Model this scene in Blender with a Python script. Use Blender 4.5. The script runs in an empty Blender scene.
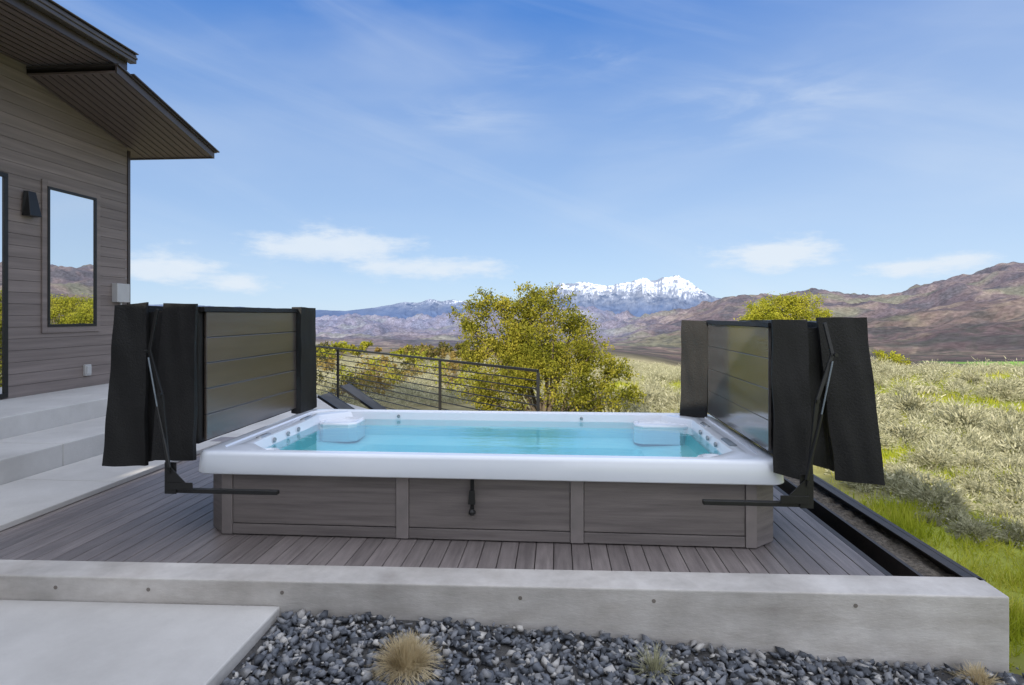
import bpy, bmesh, math, random
import numpy as np
from mathutils import Vector, Matrix, noise
random.seed(7); rng=np.random.default_rng(7)
S=bpy.context.scene; C=S.collection
R=math.radians
F=600.0; YAW=R(4.2); H=1.9; HY=315.0
cs,sn=math.cos(YAW),math.sin(YAW)
# ---------------------------------------------------------------- helpers
def wy(px,Y):                       # world x of image column px on the plane y=Y
    a=(px-512)/F; return Y*(a*cs-sn)/(cs+a*sn)
def wt(px,t):                       # world xy at bearing column px and depth t
    a=(px-512)/F; return (t*(-sn+a*cs), t*(cs+a*sn))
def gz(px,py,z):
    t=(H-z)*F/(py-HY); x,y=wt(px,t); return (x,y)
ORG={}
def tag(o,label=None,cat=None,group=None,kind=None):
    if label:o['label']=label
    if cat:o['category']=cat
    if group:o['group']=group
    if kind:o['kind']=kind
    return o
def empty(name,loc,label,cat,group=None):
    o=bpy.data.objects.new(name,None); C.objects.link(o); o.location=loc; o.empty_display_size=.1
    ORG[o]=Vector(loc); return tag(o,label,cat,group)
class MB:
    def __init__(s): s.v=[]; s.f=[]
    def add(s,vs,fs):
        n=len(s.v); s.v+= [tuple(v) for v in vs]; s.f+=[tuple(i+n for i in f) for f in fs]; return s
    def box(s,x0,x1,y0,y1,z0,z1):
        return s.add([(x0,y0,z0),(x1,y0,z0),(x1,y1,z0),(x0,y1,z0),(x0,y0,z1),(x1,y0,z1),(x1,y1,z1),(x0,y1,z1)],
          [(3,2,1,0),(4,5,6,7),(0,1,5,4),(1,2,6,5),(2,3,7,6),(3,0,4,7)])
    def prism(s,poly,z0,z1):
        n=len(poly)
        return s.add([(x,y,z0) for x,y in poly]+[(x,y,z1) for x,y in poly],
          [tuple(range(n-1,-1,-1)),tuple(range(n,2*n))]+[(i,(i+1)%n,n+(i+1)%n,n+i) for i in range(n)])
    def hex8(s,B,T):
        return s.add(list(B)+list(T),[(3,2,1,0),(4,5,6,7),(0,1,5,4),(1,2,6,5),(2,3,7,6),(3,0,4,7)])
    def tube(s,p0,p1,r0,r1=None,n=10):
        r1=r0 if r1 is None else r1
        p0=Vector(p0);p1=Vector(p1);d=(p1-p0).normalized()
        u=d.orthogonal().normalized(); w=d.cross(u)
        vs=[];
        for p,r in((p0,r0),(p1,r1)):
            for i in range(n):
                a=2*math.pi*i/n; vs.append(p+u*math.cos(a)*r+w*math.sin(a)*r)
        return s.add(vs,[(i,(i+1)%n,n+(i+1)%n,n+i) for i in range(n)]+[tuple(range(n-1,-1,-1)),tuple(range(n,2*n))])
    def bar(s,p0,p1,w,h,up=(0,1,0)):
        p0=Vector(p0);p1=Vector(p1);d=(p1-p0).normalized();u=Vector(up);u=(u-d*u.dot(d)).normalized();c=d.cross(u)
        q=lambda p:[p-u*w/2-c*h/2,p+u*w/2-c*h/2,p+u*w/2+c*h/2,p-u*w/2+c*h/2]
        return s.hex8(q(p0),q(p1))
    def lathe(s,c,prof,n=20,axis='z'):
        vs=[]
        for r,z in prof:
            for i in range(n):
                a=2*math.pi*i/n; x,y=r*math.cos(a),r*math.sin(a)
                if axis=='z': vs.append((c[0]+x,c[1]+y,c[2]+z))
                elif axis=='y': vs.append((c[0]+x,c[1]+z,c[2]+y))
                else: vs.append((c[0]+z,c[1]+x,c[2]+y))
        fs=[]
        for k in range(len(prof)-1):
            for i in range(n): fs.append((k*n+i,k*n+(i+1)%n,(k+1)*n+(i+1)%n,(k+1)*n+i))
        fs.append(tuple(range(n-1,-1,-1))); m=(len(prof)-1)*n; fs.append(tuple(range(m,m+n)))
        return s.add(vs,fs)
    def cloth(s,B,Tt,n,amp=.012,freq=3.,fold=0.0):
        B=[Vector(b) for b in B];T=[Vector(t) for t in Tt]
        nx,ny,nz=n; key={}; vs=[]; fs=[]
        def P(u,v,w):
            b=B[0]*(1-u)*(1-v)+B[1]*u*(1-v)+B[2]*u*v+B[3]*(1-u)*v
            t=T[0]*(1-u)*(1-v)+T[1]*u*(1-v)+T[2]*u*v+T[3]*(1-u)*v
            return b*(1-w)+t*w
        def V(i,j,k):
            kk=(i,j,k)
            if kk not in key:
                p=P(i/nx,j/ny,k/nz)
                d=noise.noise_vector(p*freq)*amp
                q=Vector((p.x*9+p.z*1.5,p.y*9,p.z*.9)); dv=noise.noise_vector(q)*fold; dv.z*=.2; dv.x*=.3
                key[kk]=len(vs); vs.append(p+d+dv)
            return key[kk]
        for i in range(nx):
            for j in range(ny):
                fs.append((V(i,j,0),V(i,j+1,0),V(i+1,j+1,0),V(i+1,j,0))); fs.append((V(i,j,nz),V(i+1,j,nz),V(i+1,j+1,nz),V(i,j+1,nz)))
            for k in range(nz):
                fs.append((V(i,0,k),V(i+1,0,k),V(i+1,0,k+1),V(i,0,k+1))); fs.append((V(i,ny,k),V(i,ny,k+1),V(i+1,ny,k+1),V(i+1,ny,k)))
        for j in range(ny):
            for k in range(nz):
                fs.append((V(0,j,k),V(0,j,k+1),V(0,j+1,k+1),V(0,j+1,k))); fs.append((V(nx,j,k),V(nx,j+1,k),V(nx,j+1,k+1),V(nx,j,k+1)))
        return s.add(vs,fs)
    def build(s,name,m,parent=None,loc=None,smooth=False,bevel=0,seg=2,sub=0,angle=None):
        me=bpy.data.meshes.new(name)
        if parent is not None: o0=ORG[parent]
        else: o0=Vector(loc) if loc is not None else Vector((0,0,0))
        me.from_pydata([(v[0]-o0.x,v[1]-o0.y,v[2]-o0.z) for v in s.v],[],s.f); me.validate()
        o=bpy.data.objects.new(name,me); C.objects.link(o); me.materials.append(m)
        ORG[o]=o0.copy()
        if parent is not None: o.parent=parent
        else: o.location=o0
        if smooth: me.polygons.foreach_set('use_smooth',[True]*len(me.polygons))
        if angle: me.set_sharp_from_angle(angle=R(angle))
        if bevel:
            b=o.modifiers.new('bevel','BEVEL'); b.width=bevel; b.segments=seg; b.limit_method='ANGLE'
        return o
def np_mesh(name,V,Fc,m,loc=(0,0,0),smooth=False,parent=None):
    me=bpy.data.meshes.new(name); V=np.asarray(V,dtype=np.float32); Fc=np.asarray(Fc,dtype=np.int32)
    me.vertices.add(len(V)); me.vertices.foreach_set('co',V.ravel()); k=Fc.shape[1]
    me.loops.add(Fc.size); me.loops.foreach_set('vertex_index',Fc.ravel())
    me.polygons.add(len(Fc)); me.polygons.foreach_set('loop_start',np.arange(0,Fc.size,k,dtype=np.int32))
    try: me.polygons.foreach_set('loop_total',np.full(len(Fc),k,dtype=np.int32))
    except Exception: pass
    if smooth: me.polygons.foreach_set('use_smooth',np.ones(len(Fc),dtype=bool))
    me.update(calc_edges=True); me.materials.append(m)
    o=bpy.data.objects.new(name,me); C.objects.link(o); o.location=loc
    if parent: o.parent=parent
    return o
# ---------------------------------------------------------------- materials
def nodes(name):
    m=bpy.data.materials.new(name); m.use_nodes=True; nt=m.node_tree
    return m,nt,nt.nodes['Principled BSDF'],nt.nodes['Material Output']
def ramp(nt,stops):
    r=nt.nodes.new('ShaderNodeValToRGB'); e=r.color_ramp.elements
    while len(e)<len(stops): e.new(.5)
    for i,(p,c) in enumerate(stops): e[i].position=p; e[i].color=(*c,1) if len(c)==3 else c
    return r
def nz(nt,scale,detail=4,rough=.55,stretch=(1,1,1),coord='Object',rot=(0,0,0)):
    tc=nt.nodes.new('ShaderNodeTexCoord'); mp=nt.nodes.new('ShaderNodeMapping'); mp.inputs['Scale'].default_value=stretch; mp.inputs['Rotation'].default_value=rot
    n=nt.nodes.new('ShaderNodeTexNoise'); n.inputs['Scale'].default_value=scale; n.inputs['Detail'].default_value=detail; n.inputs['Roughness'].default_value=rough
    nt.links.new(tc.outputs[coord],mp.inputs['Vector']); nt.links.new(mp.outputs['Vector'],n.inputs['Vector']); return n
def mat(name,c1,c2=None,scale=4,rough=.6,bump=0,bscale=None,metal=0,stretch=(1,1,1),spec=.5,lo=.3,hi=.7,island=0,bstretch=None,coat=0,blotch=0):
    m,nt,b,o=nodes(name); c2=c2 or c1
    n=nz(nt,scale,6,.6,stretch); r=ramp(nt,[(lo,c1),(hi,c2)]); nt.links.new(n.outputs['Fac'],r.inputs['Fac'])
    out=r.outputs['Color']
    if island:
        g=nt.nodes.new('ShaderNodeNewGeometry'); mr=nt.nodes.new('ShaderNodeMapRange'); mr.inputs['To Min'].default_value=1-island; mr.inputs['To Max'].default_value=1+island
        nt.links.new(g.outputs['Random Per Island'],mr.inputs['Value'])
        mx=nt.nodes.new('ShaderNodeVectorMath'); mx.operation='SCALE'; nt.links.new(out,mx.inputs[0]); nt.links.new(mr.outputs['Result'],mx.inputs['Scale']); out=mx.outputs['Vector']
    if blotch:
        nb=nz(nt,.9,7,.7); mr=nt.nodes.new('ShaderNodeMapRange'); mr.inputs['From Min'].default_value=.3; mr.inputs['From Max'].default_value=.7; mr.inputs['To Min'].default_value=1-blotch; mr.inputs['To Max'].default_value=1+blotch*.5
        nt.links.new(nb.outputs['Fac'],mr.inputs['Value'])
        mx=nt.nodes.new('ShaderNodeVectorMath'); mx.operation='SCALE'; nt.links.new(out,mx.inputs[0]); nt.links.new(mr.outputs['Result'],mx.inputs['Scale']); out=mx.outputs['Vector']
    nt.links.new(out,b.inputs['Base Color'])
    b.inputs['Roughness'].default_value=rough; b.inputs['Metallic'].default_value=metal; b.inputs['Specular IOR Level'].default_value=spec
    if coat: b.inputs['Coat Weight'].default_value=coat
    if bump:
        n2=nz(nt,bscale or scale*3,6,.65,bstretch or stretch); bp=nt.nodes.new('ShaderNodeBump'); bp.inputs['Strength'].default_value=1; bp.inputs['Distance'].default_value=bump
        nt.links.new(n2.outputs['Fac'],bp.inputs['Height']); nt.links.new(bp.outputs['Normal'],b.inputs['Normal'])
    return m
def leafmat(name,c1,c2,c3,trans=.35,clump=1.2):
    m,nt,b,o=nodes(name); nt.nodes.remove(b)
    g=nt.nodes.new('ShaderNodeNewGeometry'); r=ramp(nt,[(0,c1),(.5,c2),(1,c3)])
    n=nz(nt,clump,3); ad=nt.nodes.new('ShaderNodeMath'); ad.operation='MULTIPLY_ADD'; ad.inputs[1].default_value=.45; 
    m2=nt.nodes.new('ShaderNodeMath'); m2.operation='MULTIPLY_ADD'; m2.inputs[1].default_value=1.7; m2.inputs[2].default_value=-.55
    nt.links.new(n.outputs['Fac'],m2.inputs[0])
    nt.links.new(g.outputs['Random Per Island'],ad.inputs[0]); nt.links.new(m2.outputs[0],ad.inputs[2]); nt.links.new(ad.outputs[0],r.inputs['Fac'])
    d=nt.nodes.new('ShaderNodeBsdfDiffuse'); t=nt.nodes.new('ShaderNodeBsdfTranslucent'); mx=nt.nodes.new('ShaderNodeMixShader'); mx.inputs[0].default_value=trans
    nt.links.new(r.outputs[0],d.inputs[0]); nt.links.new(r.outputs[0],t.inputs[0]); nt.links.new(d.outputs[0],mx.inputs[1]); nt.links.new(t.outputs[0],mx.inputs[2]); nt.links.new(mx.outputs[0],o.inputs[0])
    return m
M={}
M['concrete']=mat('concrete',(.49,.475,.455),(.60,.585,.565),1.3,.8,.003,40,blotch=.13)
M['concrete_wall']=mat('concrete_wall',(.42,.39,.36),(.60,.575,.55),2.2,.85,.003,22,stretch=(1,1,3),blotch=.32)
M['deck']=mat('deck',(.145,.124,.121),(.26,.226,.217),3,.45,.0015,60,stretch=(8,.6,1),island=.22,blotch=.2)
M['siding']=mat('siding',(.150,.122,.112),(.245,.204,.188),2.0,.6,.004,22,stretch=(1,.2,6),island=.09)
M['skirt']=mat('skirt',(.112,.097,.095),(.20,.175,.168),3,.5,.003,30,stretch=(.4,1,8))
M['trim']=mat('trim',(.17,.152,.148),(.23,.20,.195),5,.55,.001,50)
M['fascia']=mat('fascia',(.045,.034,.032),(.062,.048,.044),2,.3)
M['soffit']=mat('soffit',(.11,.082,.072),(.16,.122,.11),3,.5,stretch=(6,.4,1))
M['roof']=mat('roof',(.08,.068,.066),(.11,.095,.092),3,.28,metal=.4)
M['stucco']=mat('stucco',(.6,.56,.5),(.66,.62,.56),3,.9)
M['vinyl']=mat('vinyl',(.008,.008,.0085),(.015,.0145,.015),2.5,.55,.005,60,spec=.28)
M['black']=mat('black_metal',(.010,.010,.010),(.016,.016,.016),5,.4,spec=.4)
M['steel']=mat('weathered_steel',(.014,.012,.012),(.04,.03,.025),6,.55,.002,60)
M['acryl']=mat('white_acrylic',(.73,.775,.85),(.78,.815,.88),1.5,.2,coat=.5)
M['basin']=mat('aqua_basin',(.36,.86,.95),(.55,.94,.98),1.8,.25)
M['chrome']=mat('grey_plastic',(.30,.33,.36),(.42,.45,.48),5,.25,metal=.4)
M['pillow']=mat('grey_foam',(.14,.17,.2),(.2,.23,.26),5,.6)
M['lounger']=mat('lounger_sling',(.035,.035,.037),(.06,.06,.062),5,.7)
M['whitebox']=mat('white_plastic',(.42,.42,.42),(.48,.48,.48),5,.5)
M['bark']=mat('bark',(.10,.075,.05),(.2,.16,.12),8,.9,.01,30,stretch=(1,1,.3))
M['debris']=mat('dry_debris',(.06,.052,.045),(.25,.215,.17),30,.95,.03,40)
M['earth']=mat('earth',(.05,.05,.055),(.11,.105,.10),9,.95,.02,40)
def panelmat(name,c1,c2,rough,bump):
    m,nt,b,o=nodes(name); n=nz(nt,1.6,4,.55,(1,.35,4)); r=ramp(nt,[(.3,c1),(.72,c2)]); nt.links.new(n.outputs['Fac'],r.inputs[0]); nt.links.new(r.outputs[0],b.inputs['Base Color'])
    b.inputs['Roughness'].default_value=rough; b.inputs['Specular IOR Level'].default_value=1.0; b.inputs['Coat Weight'].default_value=.6; b.inputs['Coat Roughness'].default_value=rough*.7
    n2=nz(nt,3,2,.4,(1,.2,1.2)); bp=nt.nodes.new('ShaderNodeBump'); bp.inputs['Distance'].default_value=bump; nt.links.new(n2.outputs[0],bp.inputs['Height']); nt.links.new(bp.outputs[0],b.inputs['Normal'])
    return m
M['coverL']=panelmat('cover_underside_brown',(.042,.030,.026),(.085,.064,.055),.30,.010)
M['coverR']=panelmat('cover_underside_grey',(.10,.09,.083),(.18,.168,.16),.14,.012)
def gravelmat():
    m,nt,b,o=nodes('blue_grey_gravel'); g=nt.nodes.new('ShaderNodeNewGeometry')
    r=ramp(nt,[(0,(.048,.053,.064)),(.35,(.105,.116,.138)),(.6,(.17,.18,.205)),(.8,(.245,.245,.25)),(.93,(.34,.33,.32)),(1,(.52,.50,.47))]); nt.links.new(g.outputs['Random Per Island'],r.inputs[0])
    n=nz(nt,45,5); mr=nt.nodes.new('ShaderNodeMapRange'); mr.inputs['To Min'].default_value=.6; mr.inputs['To Max'].default_value=1.4; nt.links.new(n.outputs[0],mr.inputs[0])
    v=nt.nodes.new('ShaderNodeVectorMath'); v.operation='SCALE'; nt.links.new(r.outputs[0],v.inputs[0]); nt.links.new(mr.outputs[0],v.inputs['Scale']); nt.links.new(v.outputs[0],b.inputs['Base Color']); b.inputs['Roughness'].default_value=.65
    return m
M['gravel']=gravelmat()
def glassmat():
    m,nt,b,o=nodes('window_glass'); b.inputs['Base Color'].default_value=(.015,.018,.02,1); b.inputs['Roughness'].default_value=.4
    gl=nt.nodes.new('ShaderNodeBsdfGlossy'); gl.inputs['Roughness'].default_value=.01; gl.inputs['Color'].default_value=(.93,.96,.98,1)
    mx=nt.nodes.new('ShaderNodeMixShader'); mx.inputs[0].default_value=.88; nt.links.new(b.outputs[0],mx.inputs[1]); nt.links.new(gl.outputs[0],mx.inputs[2]); nt.links.new(mx.outputs[0],o.inputs[0]); return m
M['glass']=glassmat()
def watermat():
    m,nt,b,o=nodes('pool_water'); nt.nodes.remove(b)
    t=nt.nodes.new('ShaderNodeBsdfTransparent'); t.inputs[0].default_value=(.84,.99,1,1)
    g=nt.nodes.new('ShaderNodeBsdfGlossy'); g.inputs['Roughness'].default_value=.03; g.inputs['Color'].default_value=(1,1,1,1)
    fr=nt.nodes.new('ShaderNodeFresnel'); fr.inputs[0].default_value=1.75
    n=nz(nt,5,4,.55,(1,1.8,1)); bp=nt.nodes.new('ShaderNodeBump'); bp.inputs['Distance'].default_value=.008; bp.inputs['Strength'].default_value=.5
    nt.links.new(n.outputs[0],bp.inputs['Height'])
    nt.links.new(bp.outputs[0],g.inputs['Normal'])
    mx=nt.nodes.new('ShaderNodeMixShader'); nt.links.new(fr.outputs[0],mx.inputs[0]); nt.links.new(t.outputs[0],mx.inputs[1]); nt.links.new(g.outputs[0],mx.inputs[2]); nt.links.new(mx.outputs[0],o.inputs[0]); return m
M['water']=watermat()
def terrmat(name,fine):
    m,nt,b,o=nodes(name); a=nt.nodes.new('ShaderNodeVertexColor'); a.layer_name='Col'; b.inputs['Roughness'].default_value=.95; b.inputs['Specular IOR Level'].default_value=.1
    cur=a.outputs['Color']
    for sc,amt in fine:
        n=nz(nt,sc,5,.65); mr=nt.nodes.new('ShaderNodeMapRange'); mr.inputs['From Min'].default_value=.3; mr.inputs['From Max'].default_value=.7; mr.inputs['To Min'].default_value=1-amt; mr.inputs['To Max'].default_value=1+amt; nt.links.new(n.outputs[0],mr.inputs[0])
        v=nt.nodes.new('ShaderNodeVectorMath'); v.operation='SCALE'; nt.links.new(cur,v.inputs[0]); nt.links.new(mr.outputs[0],v.inputs['Scale']); cur=v.outputs[0]
    nt.links.new(cur,b.inputs['Base Color']); return m
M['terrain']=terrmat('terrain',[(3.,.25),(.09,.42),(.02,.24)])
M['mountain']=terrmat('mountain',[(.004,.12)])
M['tree']=leafmat('olive_gold_leaf',(.055,.072,.012),(.25,.245,.032),(.52,.45,.075),.38,1.3)
M['ygreen']=leafmat('yellow_green_leaf',(.13,.16,.018),(.36,.36,.04),(.52,.48,.07),.4)
M['orange']=leafmat('orange_leaf',(.15,.11,.03),(.29,.21,.065),(.38,.31,.11))
M['dkgreen']=leafmat('dark_green_leaf',(.05,.055,.02),(.13,.12,.035),(.22,.20,.06))
M['sage']=leafmat('sage_leaf',(.15,.15,.088),(.38,.37,.235),(.62,.59,.42),.2,5)  # darkest leaf tone deepened to put shadow into the bushes
M['grass']=leafmat('grass_blade',(.20,.26,.02),(.41,.44,.04),(.60,.56,.12),.4,.8)
M['straw']=leafmat('straw_blade',(.42,.32,.18),(.62,.52,.33),(.78,.68,.48),.3,6)
# ---------------------------------------------------------------- terrain
def lerp(a,b,t): return a+(b-a)*t
def smooth(a,b,x): t=min(1,max(0,(x-a)/(b-a))); return t*t*(3-2*t)
def prof(tab,x):
    if x<=tab[0][0]: return tab[0][1]
    for (a,b),(c,d) in zip(tab,tab[1:]):
        if x<=c: return b+(d-b)*(x-a)/(c-a)
    return tab[-1][1]
crestR=[(300,324),(400,326),(480,324),(560,322),(600,317),(640,308),(680,302),(720,297),(760,293),(800,294),(850,296),(880,292),(920,284),(960,276),(1000,270),(1050,267),(1300,256),(2000,260)]
crestL=[(-600,305),(100,312),(300,320),(350,318),(400,322),(450,317),(500,314),(560,311),(620,311),(700,306)]
ridge1=[(300,344),(560,340),(600,334),(650,329),(700,323),(780,320),(860,321),(930,312),(1000,303),(1100,296),(1400,290)]
def terr(x,y,detail=True):
    r=math.hypot(x,y)
    if r<12:
        z=-.55-.02*max(0,r-4)
        return z+ (.05*noise.noise(Vector((x*.7,y*.7,0))) if r>3 else 0)
    cx=x*cs+y*sn; d=-x*sn+y*cs
    c=max(d/r,.35); px=512+F*max(-2.4,min(2.4,cx/max(d,r*.35)))
    w=smooth(590,760,px)
    lr=math.log(r)
    eL=prof([(math.log(12),130.5),(math.log(20),90),(math.log(60),50),(math.log(200),36),(math.log(1000),30),(math.log(2500),26),(math.log(4600),prof(crestL,px)-HY),(math.log(6400),22)],lr)
    eR=prof([(math.log(12),130.5),(math.log(30),58),(math.log(60),64),(math.log(180),60),(math.log(300),50),(math.log(600),42),(math.log(900),34),(math.log(1500),prof(ridge1,px)-HY),(math.log(1750),prof(ridge1,px)-HY+6),(math.log(3300),prof(crestR,px)-HY),(math.log(4400),28),(math.log(6400),40)],lr)
    e=lerp(eL,eR,w)
    k=lerp(1.0,c,smooth(12,40,r))
    z=H-e/F*r*k
    if detail:
        z+= .12*noise.noise(Vector((x*.25,y*.25,3)))
        if r>60:
            z+= smooth(60,400,r)*r*.004*noise.fractal(Vector((x/90,y/90,1)),1,2,4)
        if r>220:
            s=smooth(220,1300,r); m2=noise.ridged_multi_fractal(Vector((x/190,y/190,.5)),.95,2.1,5,1,2)-1.15
            z+= s*(1-.6*smooth(1200,2500,r))*r*.008*m2
        if r>420:
            s=smooth(420,1700,r)
            rid=noise.ridged_multi_fractal(Vector((x/580,y/580,.5)),.92,2.15,6,1,2)-1.15
            z+= s*r*.021*rid*(1-.1*w)
    return z
ang=list(np.arange(-50,50.01,.12))+list(np.arange(54,308,4.0))
rad=[.4,1.2,2,2.8,3.6,4.4,5.2,6,6.8,7.6,8.4,9.2,10,11,12]+list(np.exp(np.linspace(math.log(12.5),math.log(60),45)))+list(np.exp(np.linspace(math.log(64),math.log(1000),95)))+list(np.exp(np.linspace(math.log(1020),math.log(6400),200)))
nA,nR=len(ang),len(rad); V=np.zeros((nA*nR,3)); 
bear=[R(a) for a in ang]
dirs=[(-sn*math.cos(b)+cs*math.sin(b), cs*math.cos(b)+sn*math.sin(b)) for b in bear]
for i,(dx,dy) in enumerate(dirs):
    for j,r in enumerate(rad):
        x,y=dx*r,dy*r; V[i*nR+j]=(x,y,terr(x,y))
I=np.arange(nA)[:,None]; J=np.arange(nR-1)[None,:]
a0=(I*nR+J).ravel(); b0=(((I+1)%nA)*nR+J).ravel()
Fc=np.stack([a0,a0+1,b0+1,b0],1)
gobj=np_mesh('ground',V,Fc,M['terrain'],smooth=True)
col=np.ones((nA*nR,4),dtype=np.float32)
def mixc(a,b,t): return tuple(a[k]+(b[k]-a[k])*t for k in range(3))
for i in range(nA):
    px=512+F*math.tan(bear[i]) if abs(ang[i])<60 else (1800 if ang[i]<180 else -800)
    w=smooth(590,720,px)
    for j,r in enumerate(rad):
        x,y,z=V[i*nR+j]
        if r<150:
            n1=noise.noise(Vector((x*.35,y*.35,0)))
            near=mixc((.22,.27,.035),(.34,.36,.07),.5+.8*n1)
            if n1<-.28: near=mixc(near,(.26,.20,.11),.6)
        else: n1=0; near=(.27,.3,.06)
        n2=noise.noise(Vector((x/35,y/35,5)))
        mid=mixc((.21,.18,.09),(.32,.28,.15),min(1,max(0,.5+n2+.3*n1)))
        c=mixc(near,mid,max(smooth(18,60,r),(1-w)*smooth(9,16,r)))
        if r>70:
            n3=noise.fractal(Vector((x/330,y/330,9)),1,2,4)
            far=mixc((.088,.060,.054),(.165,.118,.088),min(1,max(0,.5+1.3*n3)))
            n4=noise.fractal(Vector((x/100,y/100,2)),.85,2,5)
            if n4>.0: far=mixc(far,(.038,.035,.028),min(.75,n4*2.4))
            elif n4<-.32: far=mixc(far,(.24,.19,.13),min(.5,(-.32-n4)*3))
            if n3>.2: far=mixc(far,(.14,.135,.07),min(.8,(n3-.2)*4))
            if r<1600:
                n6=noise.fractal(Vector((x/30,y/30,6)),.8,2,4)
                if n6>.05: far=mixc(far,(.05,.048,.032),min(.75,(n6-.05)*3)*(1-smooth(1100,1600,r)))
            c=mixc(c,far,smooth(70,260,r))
        if 235<r<430 and w>.5:
            g=smooth(930,965,px+60*n2)*smooth(235,255,r)*(1-smooth(390,430,r)); c=mixc(c,(.17,.31,.05),g)
        if px<600 and 900<r<2600:
            n5=noise.noise(Vector((x/200,y/120,7)))
            c=mixc(c,(.18,.17,.10),smooth(.1,.3,n5)*.7)
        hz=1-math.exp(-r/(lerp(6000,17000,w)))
        c=mixc(c,(.23,.27,.43),hz)  # distance haze painted into the ground's vertex colour, bluer with range
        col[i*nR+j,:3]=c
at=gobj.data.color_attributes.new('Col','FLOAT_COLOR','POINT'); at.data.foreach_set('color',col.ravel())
tag(gobj,'sagebrush hillside falling into a valley with brown scrub hills beyond','ground',kind='structure')
snow=[(-200,300),(150,304),(300,309),(345,311),(385,306),(405,302),(418,303),(430,299),(442,301),(455,299),(480,303),(510,304),(530,300),(545,292),(553,286),(562,283),(575,284),(588,281),(600,285),(614,285),(625,281),(640,279),(650,281),(660,277),(668,278),(675,275),(682,279),(690,282),(700,289),(712,296),(730,302),(800,306),(1000,310),(1300,310)]
angs=list(np.arange(-46,46,.07)); radm=list(np.linspace(8200,12500,130)); nA,nR=len(angs),len(radm)
V=np.zeros((nA*nR,3)); col=np.ones((nA*nR,4),dtype=np.float32)
for i,a in enumerate(angs):
    b=R(a); px=512+F*math.tan(b); dx,dy=(-sn*math.cos(b)+cs*math.sin(b), cs*math.cos(b)+sn*math.sin(b)); e0=HY-prof(snow,px)
    e0+= 2.4*noise.fractal(Vector((px/13,0,3)),.7,2,4)*smooth(4,25,e0)
    for j,r in enumerate(radm):
        x,y=dx*r,dy*r; u=j/(nR-1)
        rise=(.7*(u/.75)+.3*(u/.75)**3) if u<.75 else 1-(u-.75)*2.2
        rid=noise.ridged_multi_fractal(Vector((x/650,y/650,2.5)),.7,2.1,6,1,2)-1.25
        env=min(1,u*3)*(1-.8*smooth(.55,.75,u))
        z=H+(-26+(e0+26)*rise)/F*r*math.cos(b)+ r*.0085*rid*env*(.3+max(0,e0)/50)
        V[i*nR+j]=(x,y,z)
I=np.arange(nA-1)[:,None]; J=np.arange(nR-1)[None,:]; a0=(I*nR+J).ravel(); b0=((I+1)*nR+J).ravel()
Pm=V.reshape(nA,nR,3); da=np.gradient(Pm[:,:,2],axis=0)/(9800*R(.07))
for i in range(nA):
    px=512+F*math.tan(R(angs[i])); th=lerp(6,15,smooth(500,550,px))
    for j in range(nR):
        x,y,z=V[i*nR+j]; el=(z-H)/radm[j]*F
        n=noise.fractal(Vector((x/130,y/900,z/60)),.45,2,5); nb=noise.fractal(Vector((x/400,0,z/160+9)),.8,2,3)
        s=smooth(th,th+12,el+n*10+nb*10) * (1-smooth(-.13,.10,da[i,j]*.32+n*.6+nb*.4-.05))
        hazy_rock=mixc((.10,.13,.20),(.19,.22,.29),.5+n)  # rock and forest tones carry blue distance haze in their colour
        if el<20: hazy_rock=mixc((.075,.115,.22),hazy_rock,max(0,el)/20)
        c=mixc(hazy_rock,(.66,.72,.84),s); col[i*nR+j,:3]=c
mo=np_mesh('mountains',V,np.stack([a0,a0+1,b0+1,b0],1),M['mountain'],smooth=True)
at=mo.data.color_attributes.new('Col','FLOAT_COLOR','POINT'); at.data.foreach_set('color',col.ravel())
tag(mo,'distant snow capped mountain range on the horizon','mountains',kind='structure')
# ---------------------------------------------------------------- foreground hardscape
wb=[gz(0,559,.03),gz(980,577,.03)]; wf=[gz(0,575,.03),gz(1010,597,.03)]
def ext(p,q,x): t=(x-p[0])/(q[0]-p[0]); return (x,p[1]+(q[1]-p[1])*t)
wall_poly=[ext(wf[0],wf[1],-8.0),wf[1],wb[1],ext(wb[0],wb[1],-8.0)]
def wfy(x): return ext(wf[0],wf[1],x)[1]
def wby(x): return ext(wb[0],wb[1],x)[1]
wr=empty('retaining_wall',(0,4.2,-.8),'low cast concrete wall with tie holes running along the front of the deck','wall')
MB().prism(wall_poly,-.8,.03).build('wall_body',M['concrete_wall'],wr,bevel=.012,seg=3)
M['hole']=mat('tie_hole_plug',(.16,.14,.12),(.24,.21,.19),20,.8)
for px in (62,152,283,520,655,862):
    x=wy(px,4.1); yy=wfy(x); MB().lathe((x,yy-.003,-.05),[(.014,0),(.014,.004),(.009,.005),(.009,.02)],12,'y').build('tie_hole',M['hole'],wr)
sl=MB().prism([(-8,-2),(-1.93,-2),(-1.93,wfy(-1.93)-.006),(-8,wfy(-8)-.006)],-.34,-.14).build('path',M['concrete'],bevel=.012)
tag(sl,'smooth concrete path slab left of the gravel bed','path',kind='structure')
def gvz(x,y): return -.20-.26*smooth(-1.6,3.1,x)*(1)-.02*(4.1-y)
gx=np.linspace(-1.93,3.6,60); gy=np.linspace(-2,4.2,50)
V=[];Fq=[]
for i,xx in enumerate(gx):
    for j,yy in enumerate(gy):
        V.append((xx,yy,gvz(xx,yy)-.012-(.25*smooth(3.0,3.6,xx))))
for i in range(59):
    for j in range(49): a=i*50+j; Fq.append((a,a+50,a+51,a+1))
o=np_mesh('soil',V,Fq,M['earth']); tag(o,'dark soil bed under the loose gravel','soil',kind='structure')
protos=[]
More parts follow.
